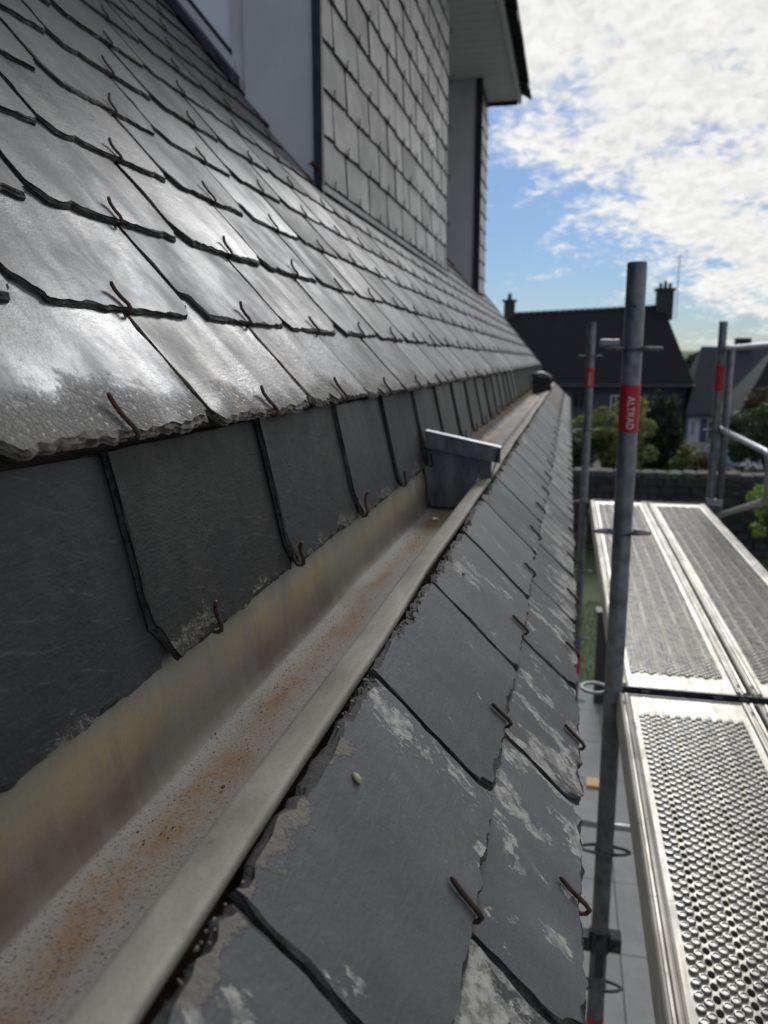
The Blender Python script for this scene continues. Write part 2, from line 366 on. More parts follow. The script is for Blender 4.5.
# one hand-cut slate: x across, y up the slope from its tail, z out of the roof
def fbm1(nn, rg_, octs=((6, .25), (20, .45), (60, .6))):
    t = np.arange(nn) / nn; o = np.zeros(nn)
    for k, a in octs:
        ph = rg_.uniform(0, 2 * math.pi, k + 1); am = rg_.normal(0, 1, k + 1) * a / math.sqrt(k)
        for j in range(1, k + 1): o += am[j] * np.sin(2 * math.pi * j * t + ph[j])
    return o
def slate_mesh(name, wd, h, th, seed, step=.012, amp=.0012, flake=.006, clip=.016, top_amp=0., side_flake=.0022, big_chip=0., layers=3):
    g = np.random.default_rng(seed)
    cl, cr = clip * g.uniform(.5, 1.4), clip * g.uniform(.3, 1.2)
    corners = [(-wd / 2 + cl, 0, 0), (wd / 2 - cr, 0, 1), (wd / 2, cr * 1.1, 2), (wd / 2, h, 3), (-wd / 2, h, 4), (-wd / 2, cl * 1.2, 5)]
    pts = []; kind = []
    for i, (x, y, k) in enumerate(corners):
        x2, y2, _ = corners[(i + 1) % 6]
        L = math.hypot(x2 - x, y2 - y); m = max(1, int(L / (step if i in (0, 1, 5) else step * 1.4)))
        for j in range(m): pts.append((x + (x2 - x) * j / m, y + (y2 - y) * j / m)); kind.append(i)
    pts = np.array(pts); kind = np.array(kind); N = len(pts)
    nrm = np.zeros_like(pts); c = np.array([0, h / 2])
    for i in range(N):
        d = pts[(i + 1) % N] - pts[i - 1]; nrm[i] = np.array([d[1], -d[0]]) / (np.linalg.norm(d) + 1e-9)
    a = np.where(np.isin(kind, (0, 1, 5)), amp, amp * .7); a = np.where(kind == 3, max(top_amp, 0), a)
    pts = pts + nrm * (fbm1(N, g) * a)[:, None]
    if big_chip:
        for _ in range(3):
            i = g.integers(0, N); dd = np.minimum(abs(np.arange(N) - i), N - abs(np.arange(N) - i)) * step
            pts -= nrm * (np.clip(1 - dd / g.uniform(.008, .02), 0, 1) * big_chip * g.uniform(.4, 1))[:, None]
    fl = np.where(np.isin(kind, (0, 1, 5)), flake, side_flake); fl = np.where(kind == 3, top_amp * 1.2 + .001, fl)
    V = []; F = []
    rings = layers + 1
    for r_ in range(rings):
        u = r_ / layers                                    # 0 top face edge, 1 underside
        ins = fl * (1 - u) * (1 + .55 * fbm1(N, g, ((5, .8), (16, .8), (40, .5)))) if r_ < layers else np.zeros(N)
        ins = np.clip(ins, 0, None)
        q = pts - nrm * ins[:, None]
        z = -th * u + (fbm1(N, g, ((8, .5), (30, .5))) * th * .10 if 0 < r_ < layers else 0)
        z = np.broadcast_to(z, (N,))
        V += [(q[i, 0], q[i, 1], z[i]) for i in range(N)]
    for r_ in range(rings - 1):
        for i in range(N):
            j = (i + 1) % N; F.append((r_ * N + i, (r_ + 1) * N + i, (r_ + 1) * N + j, r_ * N + j))
    F.append(tuple(range(N)))
    F.append(tuple(range(rings * N - 1, (rings - 1) * N - 1, -1)))
    me = new_mesh(name, V, F)
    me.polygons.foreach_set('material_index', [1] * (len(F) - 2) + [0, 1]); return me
def hook_mesh(name, th, L=.03, r=.00165, seg=6, seed=0, sub=1):
    g = random.Random(seed); s = g.uniform(-.006, .006); e = g.uniform(-.0005, .005)
    p = [(0, .03, -th - .0006), (0, .004, -th - .001), (0, -.0010, -th * .75), (.0002, -.0020, -th * .2), (.0003, -.0010, .0016), (.0006, .003, .0026), (s * .3, L * .45, .0026), (s * .7, L * .75, .0034), (s, L * .93, .0034 + e * .6), (s, L, .0034 + e)]
    return MB().tube(p, [r] * 9 + [r * .7], seg).mesh(name, True)

def flat_hook_mesh(name, th, L, seed):
    g = random.Random(seed); s = g.uniform(-.004, .004)
    p = [(0, .02, -th - .0008), (0, .001, -th - .0008), (0, -.0014, -th * .5), (0, -.0012, .0010), (.0004, .003, .0019), (s * .5, L * .6, .0018), (s, L * .95, .0022), (s, L, .0024)]
    return MB().tube(p, [.00165] * 7 + [.0012], 7).mesh(name, True)
class Roof:
    """collects slates / hooks of the house, later split into single objects and a rest"""
    items = []
    @classmethod
    def put(cls, kind, me, mat, parent, mw): cls.items.append((kind, me, mat, parent, mw))

# ------------------------------------------------------------------ ground
GZ = -H
def structure(o): o['kind'] = 'structure'; return o
gm = MB()
nx = np.concatenate([np.linspace(-900, -60, 8), np.linspace(-50, 60, 30), np.linspace(80, 900, 8)])
ny = np.concatenate([np.linspace(-300, 10, 6), np.linspace(14, 140, 40), np.linspace(160, 1500, 8)])
def gheight(x, y): return -0.02 - 0.8 * max(0, min(1, (y - 50) / 60)) + .06 * math.sin(x * .7 + y * .3) * (1 if y > 22 else 0)
gv = [(x, y, GZ + gheight(x, y)) for y in ny for x in nx]
gf = [(j * len(nx) + i, j * len(nx) + i + 1, (j + 1) * len(nx) + i + 1, (j + 1) * len(nx) + i) for j in range(len(ny) - 1) for i in range(len(nx) - 1)]
structure(link('ground', new_mesh('ground', gv, gf, True), 'yard'))
structure(MB().box(-8, 14, 11.32, 19.9, GZ - .06, GZ - .004).obj('lawn', 'lawn'))
ter = structure(MB().box(-.05, 3.9, -2.2, 11.3, GZ - .1, GZ + .012).obj('terrace', 'earth'))
slab_me = MB().box(-.298, .298, -.448, .448, -.02, .032).mesh('paving_slab')
k = 0
for i in range(6):
    for j in range(15):
        o = link('paving_slab', slab_me, 'paving', ter); k += 1
        o.location = (.27 + .605 * i, -1.9 + .905 * j, GZ + .014 + random.uniform(0, .003)); o.rotation_euler = (random.uniform(-.003, .003), 0, random.uniform(-.003, .003))
hm = MB(); hx = np.linspace(-500, 700, 90); hv = []; hf = []
for i, x in enumerate(hx):
    z = 8 + 4 * math.sin(x * .011 + 1) + 2.2 * math.sin(x * .037) + 1.0 * math.sin(x * .11 + 2) + random.uniform(-.5, .5)
    hv += [(x, 560, GZ - 4), (x, 600, GZ + z * .7), (x, 680, GZ + z + 1), (x, 900, GZ - 4)]
for i in range(89):
    for r_ in range(3): hf.append((i * 4 + r_, i * 4 + 4 + r_, i * 4 + 5 + r_, i * 4 + 1 + r_))
structure(link('hills', new_mesh('hills', hv, hf, True), 'hill_green'))

# ------------------------------------------------------------------ the slated house
house = thing('slate_house', (-3, 3, GZ), 'slate roofed house with zinc box gutter and slate hung dormers beside the scaffold', 'house')
YE = 7.3                                                     # gable end of the roof
su, cu = math.sin(R(50)), math.cos(R(50))
A0 = Vector((-.238, 0, -.043))                               # tail line of the eave row, upper slope
UPD = Vector((-cu, 0, su)); UPN = Vector((su, 0, cu))
def slope_matrix(pos, upd, nrm, spin=0., tilt=0.):
    y = Vector(upd).normalized(); z = Vector(nrm).normalized(); x = y.cross(z)
    m = Matrix((x, y, z)).transposed().to_4x4()
    return Matrix.Translation(pos) @ m @ Matrix.Rotation(spin, 4, 'Z') @ Matrix.Rotation(tilt, 4, 'X')
# slate x axis: y cross z = upd x nrm
UW, UL, UT = .2225, .1015, .0048
roof_top = A0 + UPD * 2.2
off = UPN * -.03
up_bd = MB()
a, b_ = A0 + UPD * .012 + off, roof_top + off
up_bd.prism([(a.x, a.z), (b_.x, b_.z), (b_.x - .03, b_.z - .02), (a.x - .02, a.z - .016)], -2.4, YE - .02)
upper = up_bd.obj('upper_roof', 'roof_board', house)
lo = MB(); LS = math.radians(46); LD = Vector((math.cos(LS), 0, -math.sin(LS))); LN = Vector((math.sin(LS), 0, math.cos(LS)))
LIP = Vector((-.118, 0, -.194)); LW, LT = .2275, .0045
a, b_ = LIP + LD * .004 - LN * .026, LIP + LD * .19 - LN * .022
lo.prism([(a.x, a.z), (b_.x, b_.z), (b_.x - .02, b_.z - .02), (a.x - .02, a.z - .02)], -2.4, YE - .02)
lower = lo.obj('lower_roof', 'old_timber', house)
fas_board = MB().prism([(-.275, -.03), (-.268, -.035), (-.248, -.13), (-.243, -.2), (-.275, -.2)], -2.4, YE - .02).obj('gutter_backing', 'roof_board', house)
# walls
MB().prism([(-.10, GZ), (-.10, -.36), (-.135, -.275), (-.275, -.285), (-.30, -.05), (-1.66, 1.58), (-7.0, 1.58), (-7.0, GZ)], -2.5, YE - .06).obj('wall', 'render_white', house)
MB().prism([(-.10, -.36), (-.002, -.358), (.0118, -.362), (.0118, -.372), (-.10, -.378)], -2.4, YE).obj('eaves_board', 'soffit_white', house)
MB().prism([(.0120, -.362), (.0215, -.366), (.0215, -.44), (.0120, -.44)], -2.4, YE).obj('drip_edge', 'drip_zinc', house)

# upper slope slates
hero_upper = [slate_mesh('slate', UW - .0058, .27, UT, 100 + i, .004, .0014, .0030, .017, big_chip=.005, layers=5) for i in range(10)]
hero_eave = [slate_mesh('slate', UW - .004, .25, UT + .0006, 150 + i, .0035, .0017, .0036, .010, big_chip=.004, layers=5) for i in range(6)]
mid_upper = [slate_mesh('slate', UW - .0078, .25, UT, 200 + i, .012, .0015, .0026, .017, layers=3) for i in range(8)]
mid_eave = [slate_mesh('slate', UW - .005, .25, UT + .001, 250 + i, .012, .0020, .004, .012, layers=3) for i in range(5)]
hooks = [hook_mesh('slate_hook', UT, random.uniform(.018, .030), seed=i) for i in range(14)]
flat_hooks = [flat_hook_mesh('slate_hook', .0045, random.uniform(.021, .028), 70 + i) for i in range(8)]
tiltU = -math.atan2(UT, UL)
def dormer_at(x, y):                                          # is this spot of the slope inside a dormer?
    return (2.03 < y < 4.25 and x < -.68) or (5.95 < y < 6.5 and x < -.71)
for row in range(15):
    s = row * UL
    y0 = .415 + (.111 if row % 2 else 0) - UW * 8
    for kx in range(41):
        y = y0 + UW * kx
        if y > YE - .05 or y < -1.2: continue
        base = A0 + UPD * s
        if dormer_at(base.x - .02, y): continue
        if row > 9 and y > 2.05 and not (4.2 < y < 6): continue
        wj = random.uniform(-.0018, .0018)
        p = base + UPD * random.uniform(-.0022, .0022) + Vector((0, y + wj, 0)) + UPN * random.uniform(0, .0012)
        mw = slope_matrix(p, UPD, UPN, random.uniform(-.008, .008), tiltU + random.uniform(-.004, .004))
        near = 0 < y < 1.35
        if row == 0: me = random.choice(hero_eave if near else mid_eave)
        else: me = random.choice(hero_upper if near else mid_upper)
        Roof.put('slate', me, 'slate_eave_row' if row == 0 else 'slate_roof', upper, mw)
        Roof.put('slate_hook', random.choice(hooks), 'rusty_wire', upper, slope_matrix(p + Vector((0, random.uniform(-.004, .004), 0)), UPD, UPN, random.uniform(-.12, .12), tiltU))
    # a second layer under the eave row
# under-eave course
for kx in range(40):
    y = .415 - UW * 6.5 + UW * kx
    if y > YE - .05: continue
    Roof.put('slate', mid_upper[kx % 8], 'slate_roof', upper, slope_matrix(A0 + UPD * .006 - UPN * (UT + .0035) + Vector((0, y, 0)), UPD, UPN, 0, tiltU * .9))
# verge strip on the gable end
vb = MB(); a = A0 + UPD * .0; b_ = A0 + UPD * 2.2
vb.prism([(a.x, a.z + .004), (b_.x, b_.z + .004), (b_.x, b_.z - .06), (a.x, a.z - .06)], YE - .02, YE + .012).obj('verge_strip', 'mortar', house)

# fascia slates
FD = Vector((-.028, 0, .127)).normalized(); FN = Vector((.127, 0, .028)).normalized()
fas = [slate_mesh('slate', .250, .132, .0042, 300 + i, .004, .0010, .0035, .020, side_flake=.0020, layers=5) for i in range(8)]
fasm = [slate_mesh('slate', .250, .132, .004, 330 + i, .014, .0012, .003, .018, side_flake=.002, layers=3) for i in range(6)]
FW = .2265
for kx in range(-7, 31):
    yl = .402 + FW * kx                                       # lower left corner
    if yl > YE - .15 or yl < -1.25: continue
    p = Vector((-.2235, yl + .125, -.177 + random.uniform(-.002, .002)))
    mw = slope_matrix(p, FD, FN, random.uniform(-.012, .012), 0) @ Matrix.Rotation(R(1.2), 4, 'Y')
    # local +x runs along +y here; the near (left) edge lies over its neighbour
    Roof.put('slate', (fas if yl < 1.3 else fasm)[kx % (8 if yl < 1.3 else 6)], 'slate_fascia', fas_board, mw)
    if kx != 0:
        hp = Vector((-.2185, yl + .012, -.172))
        Roof.put('slate_hook', hooks[kx % 8], 'rusty_wire', fas_board, slope_matrix(hp, FD, FN, .1, 0))
    else:
        Roof.put('slate_hook', hooks[3], 'rusty_wire', fas_board, slope_matrix(Vector((-.2205, .474, -.176)), FD, FN, .1, 0))

# lower slope slates
low1 = [slate_mesh('slate', LW - .004, .1165, LT, 400 + i, .0045, .0011, .0030, .010, top_amp=.0026, side_flake=.0022, big_chip=.004, layers=5) for i in range(8)]
low1m = [slate_mesh('slate', LW - .0045, .1165, LT, 430 + i, .012, .0011, .003, .010, top_amp=.0030, side_flake=.0035, layers=3) for i in range(6)]
low2 = [slate_mesh('slate', LW - .003, .19, LT, 460 + i, .0055, .0016, .0045, .012, side_flake=.0022, big_chip=.004, layers=4) for i in range(8)]
low2m = [slate_mesh('slate', LW - .003, .19, LT, 490 + i, .014, .0014, .004, .012, side_flake=.003, layers=3) for i in range(6)]
tl = -math.atan2(LT, .10)
LU = -LD
for kx in range(-7, 33):
    y = .367 + LW * kx; y2 = .472 + LW * kx - LW
    if y < YE:
        p = LIP + LD * (.121 + random.uniform(-.002, .002)) + LN * random.uniform(0, .001) + Vector((0, y, 0))
        Roof.put('slate', (low1 if y < 1.5 else low1m)[kx % (8 if y < 1.5 else 6)], 'slate_lower_top', lower, slope_matrix(p, LU, LN, random.uniform(-.008, .008), tl * .62))
        Roof.put('slate_hook', flat_hooks[kx % 8], 'rusty_wire', lower, slope_matrix(p + LN * .0004, LU, LN, random.uniform(-.1, .1), tl * .62))
    if y2 < YE:
        p = LIP + LD * (.206 + random.uniform(-.002, .002)) - LN * (.0012) + Vector((0, y2, 0))
        Roof.put('slate', (low2 if y2 < 1.5 else low2m)[kx % (8 if y2 < 1.5 else 6)], 'slate_lower_eave', lower, slope_matrix(p, LU, LN, random.uniform(-.008, .008), tl * 1.0))
        Roof.put('slate_hook', flat_hooks[(kx + 3) % 8], 'rusty_wire', lower, slope_matrix(p + LN * .0004, LU, LN, random.uniform(-.1, .1), tl))
# crumbs of old mortar along the slate heads
mv = MB(); g = random.Random(5)
for i in range(900):
    y = g.uniform(.05, 2.2) if i < 700 else g.uniform(2.2, 7)
    p = LIP + LD * (.003 + abs(g.gauss(0, .004))) + LN * (g.uniform(-.0052, -.0026)) + Vector((0, y, 0))
    if math.sin(y * 13.) + .7 * math.sin(y * 31 + 1) + g.uniform(-.6, .6) < -.1: continue
    s = g.uniform(.0004, .0012) * (.55 if y < .4 else 1); dirs = [Vector((g.gauss(0, 1), g.gauss(0, 1), g.gauss(0, 1))).normalized() for _ in range(0)]
    vv = [p + Vector((g.uniform(.5, 1.1) * s * x_, g.uniform(.5, 1.4) * s * y_, g.uniform(.4, .9) * s * z_)) for x_ in (-1, 1) for y_ in (-1, 1) for z_ in (-1, 1)]
    mv.add(vv, [(0, 1, 3, 2), (4, 6, 7, 5), (0, 4, 5, 1), (2, 3, 7, 6), (0, 2, 6, 4), (1, 5, 7, 3)])
o = mv.obj('mortar_crumbs', 'mortar', house); o['kind'] = 'stuff'

# zinc gutter
def gutter_profile(raise_):
    r = raise_
    return [(-.2385, -.150), (-.2365, -.172), (-.2325, -.184), (-.2285, -.205), (-.2262, -.225 + r * .5), (-.2248, -.236 + r), (-.2215, -.2425 + r), (-.215, -.2448 + r), (-.200, -.2455 + r), (-.172, -.2452 + r),
            (-.160, -.2440 + r), (-.156, -.2405 + r), (-.150, -.2220 + r * .5), (-.1435, -.1990), (-.1412, -.1950), (-.1378, -.1934), (-.1240, -.1922), (-.1215, -.1924), (-.1207, -.1935), (-.1210, -.1985)]
def gutter_piece(name, ya, yb, raise_, nseg):
    pr = gutter_profile(raise_); V = []; K = len(pr); g = random.Random(9)
    for j in range(nseg + 1):
        y = ya + (yb - ya) * j / nseg
        wob = .0012 * math.sin(y * 9.1) + .0008 * math.sin(y * 23 + 1)
        lipw = .0022 * math.sin(y * 5.3 + .4) + .0013 * math.sin(y * 14.7)
        for i, (x, z) in enumerate(pr):
            V.append((x + (lipw if i > 12 else wob * .4), y, z + (lipw * .7 if i > 12 else (wob if 4 < i < 12 else 0))))
    F = [(j * K + i, (j + 1) * K + i, (j + 1) * K + i + 1, j * K + i + 1) for j in range(nseg) for i in range(K - 1)]
    o = link(name, new_mesh(name, V, F, True), 'zinc_gutter', house)
    s = o.modifiers.new('thickness', 'SOLIDIFY'); s.thickness = .0012; s.offset = 1
    return o
gut = gutter_piece('gutter', -1.3, 1.318, 0, 86)
gut2 = gutter_piece('gutter', 1.335, YE - .05, .030, 120)
def dam(y, top=-.118, mat='zinc_dam', par=None):
    d = MB()
    d.prism([(-.229, top), (-.119, top - .022), (-.1195, -.1905), (-.1405, -.1925), (-.145, -.2), (-.1575, -.2425), (-.219, -.2435), (-.2255, -.236)], y, y + .004)
    o1 = d.obj('gutter_dam', mat, par)
    f = MB(); f.prism([(-.2285, top + .001), (-.104, top - .0245), (-.104, top - .0475), (-.2285, top - .024)], y - .012, y - .0095)
    f.prism([(-.2285, top + .004), (-.104, top - .0215), (-.104, top - .0238), (-.2285, top + .0015)], y - .012, y + .014)
    f.obj('folded_edge', 'zinc_dam', o1)
    t_ = MB(); t_.add([(-.1035, y - .012, top - .022), (-.1035, y + .014, top - .022), (-.1175, y + .014, -.1885), (-.1175, y - .012, -.1885), (-.1055, y - .012, top - .022), (-.1055, y + .014, top - .022), (-.1195, y + .014, -.1885), (-.1195, y - .012, -.1885)],
        [(0, 1, 2, 3), (7, 6, 5, 4), (0, 3, 7, 4), (1, 5, 6, 2), (0, 4, 5, 1), (3, 2, 6, 7)])
    t_.obj('end_tab', 'galvanised_bright', o1)
    return o1
dam(1.322, par=house)
d2 = MB().prism([(-.228, -.095), (-.12, -.112), (-.105, -.19), (-.19, -.215), (-.226, -.215)], 5.3, 5.312).obj('stop_end', 'post_dark', house)
MB().tube([(-.232, 5.288, -.100), (-.20, 5.288, -.086), (-.17, 5.288, -.082), (-.135, 5.288, -.094), (-.112, 5.288, -.115)], .010, 8).obj('rolled_edge', 'galvanised_bright', d2, True)

# dormers
DX = -.632
def dormer_slates(parent, x, ya, yb, zb, ztop, w_, L, near):
    ms = [slate_mesh('slate', w_ - .011, L * 2.1, .006, 600 + i + (0 if near else 20), .02, .0014, .004, .006, layers=2) for i in range(5)]
    nrow = int((ztop - zb) / L) + 1; tilt = -math.atan2(.006, L)
    for r_ in range(nrow):
        z = zb + L * r_ + .004; y = ya + (w_ / 2 if r_ % 2 == 0 else 0)
        while y < yb + w_ * .4:
            lo_, hi_ = max(ya, y - w_ / 2), min(yb, y + w_ / 2)
            frac = (hi_ - lo_) / w_
            if frac > .12 and z < 1.92:
                p = Vector((x + .006, (lo_ + hi_) / 2, z + random.uniform(-.0015, .0015)))
                m = slope_matrix(p, (0, 0, 1), (1, 0, 0), random.uniform(-.012, .012), tilt + random.uniform(-.008, .004)) @ Matrix.Rotation(random.uniform(-.012, .012), 4, 'Y')
                if frac < .98: m = m @ Matrix.Diagonal((frac, 1, 1, 1))
                Roof.put('slate', random.choice(ms), 'slate_dormer', parent, m)
                Roof.put('slate_hook', random.choice(hooks), 'rusty_wire', parent, slope_matrix(p + Vector((0, (y - (lo_ + hi_) / 2), 0)), (0, 0, 1), (1, 0, 0), 0, tilt))
            y += w_
def zroof(x): return A0.z + (A0.x - x) * su / cu
# dormer body
d1 = MB().prism([(DX - .012, zroof(DX) - .05), (DX - .012, 1.93), (-1.75, 1.93), (-1.75, 1.60)], 2.075, 4.205).obj('dormer', 'roof_board', house)
dormer_slates(d1, DX - .004, 2.052, 4.20, zroof(DX) + .016, 1.95, .262, .113, True)
# cheek of the dormer: painted board, jamb and white panel above the slope
def cheek_board(x0, x1, y0, y1, lift0, ztop=1.93):
    return MB().prism([(x0, zroof(x0) + lift0), (x0, ztop), (x1, ztop), (x1, zroof(x1) + lift0)], y0, y1)
cheek_board(DX + .002, -.822, 2.045, 2.073, -.012).obj('cheek_board', 'white_paint', d1)
cheek_board(-.823, -.858, 2.055, 2.073, .0).obj('cheek_jamb', 'white_paint', d1)
cheek_board(-.859, -1.74, 2.064, 2.073, .055).obj('cheek_panel', 'white_panel', d1)
MB().box(DX - .010, DX + .012, 2.036, 2.0445, zroof(DX) - .03, 1.93).obj('corner_flashing', 'dark_flashing', d1)
MB().box(DX + .0025, DX + .012, 2.045, 2.055, zroof(DX) - .03, 1.93).obj('corner_flashing', 'dark_flashing', d1)
def slope_strip(xa, xb, ya, yb, l0, l1): return MB().prism([(xa, zroof(xa) + l0), (xa, zroof(xa) + l1), (xb, zroof(xb) + l1), (xb, zroof(xb) + l0)], ya, yb)
slope_strip(-.83, -1.74, 1.975, 2.03, .004, .030).obj('cheek_flashing_and_gap', 'dark_flashing', d1)
slope_strip(-.85, -1.74, 2.032, 2.050, .012, .052).obj('cheek_flashing_and_gap', 'white_paint', d1)
slope_strip(-.859, -1.74, 2.0515, 2.0635, .040, .066).obj('cheek_flashing_and_gap', 'post_dark', d1)  # dark strip in place of the shaded gap under the panel
# flashing below the slated front
MB().prism([(DX + .002, zroof(DX) + .003), (DX + .014, zroof(DX + .014) + .006), (DX + .014, zroof(DX + .014) + .009), (DX + .004, zroof(DX) + .014), (DX + .002, zroof(DX) + .014)], 2.03, 4.22).obj('apron_flashing', 'dark_flashing', d1)
D2 = -.668
d2b = MB().prism([(D2 - .012, zroof(D2) - .05), (D2 - .012, 1.885), (-1.75, 1.885), (-1.75, 1.60)], 5.965, 6.45).obj('dormer', 'roof_board', house)
dormer_slates(d2b, D2 - .004, 5.97, 6.45, zroof(D2) + .01, 1.86, .262, .113, False)
MB().prism([(D2 + .001, zroof(D2) - .02), (D2 + .001, 1.885), (-1.7, 1.885), (-1.7, zroof(-1.7) - .02)], 5.93, 5.963).obj('cheek_board', 'white_paint', d2b)
MB().box(D2 - .03, D2 + .014, 5.918, 5.929, zroof(D2) - .03, 1.885).obj('corner_flashing', 'dark_flashing', d2b)
# overhanging eaves above the dormers
ov = MB().box(-6.9, -.452, 1.9, 6.47, 1.935, 2.0).obj('eaves_overhang', 'roof_board', house)
for i in range(46):
    y = 1.9 + i * .0994
    if y > 6.44: break
    MB().box(-1.76, -.455, y + .001, y + .0965, 1.887, 1.896).obj('soffit_board', 'soffit_white', ov)
MB().box(-.4515, -.428, 1.9, 6.49, 1.868, 2.03).obj('eaves_board', 'soffit_white', ov)
MB().box(-1.76, -.456, 6.4705, 6.49, 1.86, 1.934).obj('eaves_board', 'dark_flashing', ov)
ed = MB(); g = random.Random(3)
y = 1.9
while y < 6.45:
    s_ = g.uniform(-.006, .006)
    ed.prism([(-.36 + s_, 1.885 + s_), (-.36 + s_, 1.905 + s_), (-.60, 2.06), (-.60, 2.04)], y, y + .196); y += .2
ed.obj('roof_edge_slates', 'far_slate', ov)
MB().prism([(-.372, 1.905), (-.427, 1.94), (-.427, 2.03), (-.372, 2.0)], 1.9, 6.46).obj('eaves_gutter', 'dark_flashing', ov)
MB().prism([(-.61, 2.035), (-6.9, 3.4), (-6.9, 3.34), (-.61, 2.005)], 1.88, 6.5).obj('roof_slab', 'far_slate', ov)

# ---- split the slates and hooks: the largest 300 of each as objects, the rest as one part
yawr, pitr = R(12.807), R(10.706)
Fv = Vector((-math.sin(yawr) * math.cos(pitr), math.cos(yawr) * math.cos(pitr), -math.sin(pitr))); Rv = Vector((math.cos(yawr), math.sin(yawr), 0)); Uv = Rv.cross(Fv)
def seen_size(mw):
    c = mw.translation + mw.to_3x3() @ Vector((0, .05, 0)); d = c.dot(Fv)
    if d < .1: return 0
    u, v = 384 + 804 * c.dot(Rv) / d, 512 - 804 * c.dot(Uv) / d
    m = 804 * .16 / d
    if u < -m or u > 768 + m or v < -m or v > 1024 + m: return 0
    nz = (mw.to_3x3() @ Vector((0, 0, 1))).normalized()
    return abs(c.normalized().dot(nz)) / (d * d)
def join_rest(name, lst, parent):
    per = {}
    V = []; F = []; MI = []; ms = []; k = 0
    for kind, me, mat, par, mw in lst:
        co = np.empty(len(me.vertices) * 3, dtype=np.float32); me.vertices.foreach_get('co', co); co = co.reshape(-1, 3)
        m = np.array(mw); V.append(co @ m[:3, :3].T + m[:3, 3])
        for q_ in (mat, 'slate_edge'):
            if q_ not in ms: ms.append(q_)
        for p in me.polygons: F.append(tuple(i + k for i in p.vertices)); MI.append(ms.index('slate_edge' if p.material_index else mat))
        k += len(co)
    if not V: return
    me = bpy.data.meshes.new(name); me.from_pydata(np.concatenate(V).tolist(), [], F)
    for m_ in ms: me.materials.append(MATS[m_])
    me.polygons.foreach_set('material_index', MI)
    o = link(name, me, None, parent); o['kind'] = 'stuff'
for kind, rest_name in (('slate', 'far_slates'), ('slate_hook', 'far_hooks')):
    it = [x for x in Roof.items if x[0] == kind]
    it.sort(key=lambda x: -seen_size(x[4]))
    for kind_, me, mat, par, mw in it[:298]:
        if me.materials and me.materials[0] != MATS[mat]:
            key = me.name + mat
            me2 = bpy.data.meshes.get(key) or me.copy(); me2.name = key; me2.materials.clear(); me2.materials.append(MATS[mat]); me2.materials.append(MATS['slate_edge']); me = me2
        link(kind, me, mat, par, mw=mw)
    join_rest(rest_name, it[298:], house)

# ------------------------------------------------------------------ scaffold
scaf = thing('scaffold', (.46, 3.35, GZ), 'galvanised tube scaffold with red banded posts and guardrail beside the slate eave', 'scaffold')
TR = .0220
def lettering(parent, x, y, ztop, rad, ang):
    cu_ = bpy.data.curves.new('lettering', 'FONT'); cu_.body = 'ALTRAD'; cu_.size = .024; cu_.resolution_u = 6; cu_.space_character = 1.08; cu_.offset = 0
    t_ = bpy.data.objects.new('tmp', cu_); COL.objects.link(t_)
    dg = bpy.context.evaluated_depsgraph_get(); me = bpy.data.meshes.new_from_object(t_.evaluated_get(dg)); bpy.data.objects.remove(t_); bpy.data.curves.remove(cu_)
    bm = bmesh.new(); bm.from_mesh(me); bmesh.ops.triangulate(bm, faces=bm.faces[:]); bmesh.ops.subdivide_edges(bm, edges=bm.edges[:], cuts=3, use_grid_fill=True); bm.to_mesh(me); bm.free()
    xs = [v.co.x for v in me.vertices]; L = max(xs)
    for v in me.vertices:
        lx, ly = v.co.x, v.co.y - .0085
        a = ang + ly / rad
        v.co = (x + rad * math.sin(a), y - rad * math.cos(a), ztop - lx * (.074 / L))
    me.materials.clear()
    o = link('lettering', me, 'white_ink', parent)
    return o
def standard(x, y, top, ears, bands, coupler=None):
    o = MB().tube([(x, y, GZ + .02), (x, y, top - .003), (x, y, top)], [TR, TR, TR - .002], 20).obj('standard', 'galvanised_tube', scaf)
    smooth_by_angle(o, 50)
    MB().box(x - .075, x + .075, y - .075, y + .075, GZ + .04, GZ + .052).obj('base_plate', 'galvanised_tube', scaf)
    for z0, z1, txt in bands:
        b = MB().tube([(x, y, z0), (x, y, z1)], TR + .0012, 20, False).obj('red_band', 'red_band', o); smooth_by_angle(b, 50)
        if txt: lettering(o, x, y, z1 - .026, TR + .0021, R(6))
    for z in ears:
        e = MB()
        for s in (-1, 1):
            e.tube(rounded([(x + s * .018, y - .020, z), (x + s * .050, y - .012, z), (x + s * .066, y, z), (x + s * .050, y + .012, z), (x + s * .018, y + .020, z)], .006, 3), .0042, 6)
        e.tube([(x, y, z - .004), (x, y, z + .004)], TR + .003, 16)
        e.obj('wedge_ear', 'galvanised_tube', o, True)
    return o
PX, PY0, PY1, PX2 = .138, 1.95, 4.75, .80
s0 = standard(PX, PY0, .215, [.026, -.402, -1.238, -1.636], [(-.164, -.056, True), (-1.84, -1.73, False)])
standard(.111, PY1, .208, [.022, -.392, -.81, -1.225, -1.64, -2.04], [(-.156, -.045, True), (-1.86, -1.74, False), (-2.3, -2.2, False)])
standard(PX2, PY1, .205, [-.38], [(-.17, -.03, False)])
standard(PX2, PY0, .215, [-.402], [(-.164, -.056, False)])
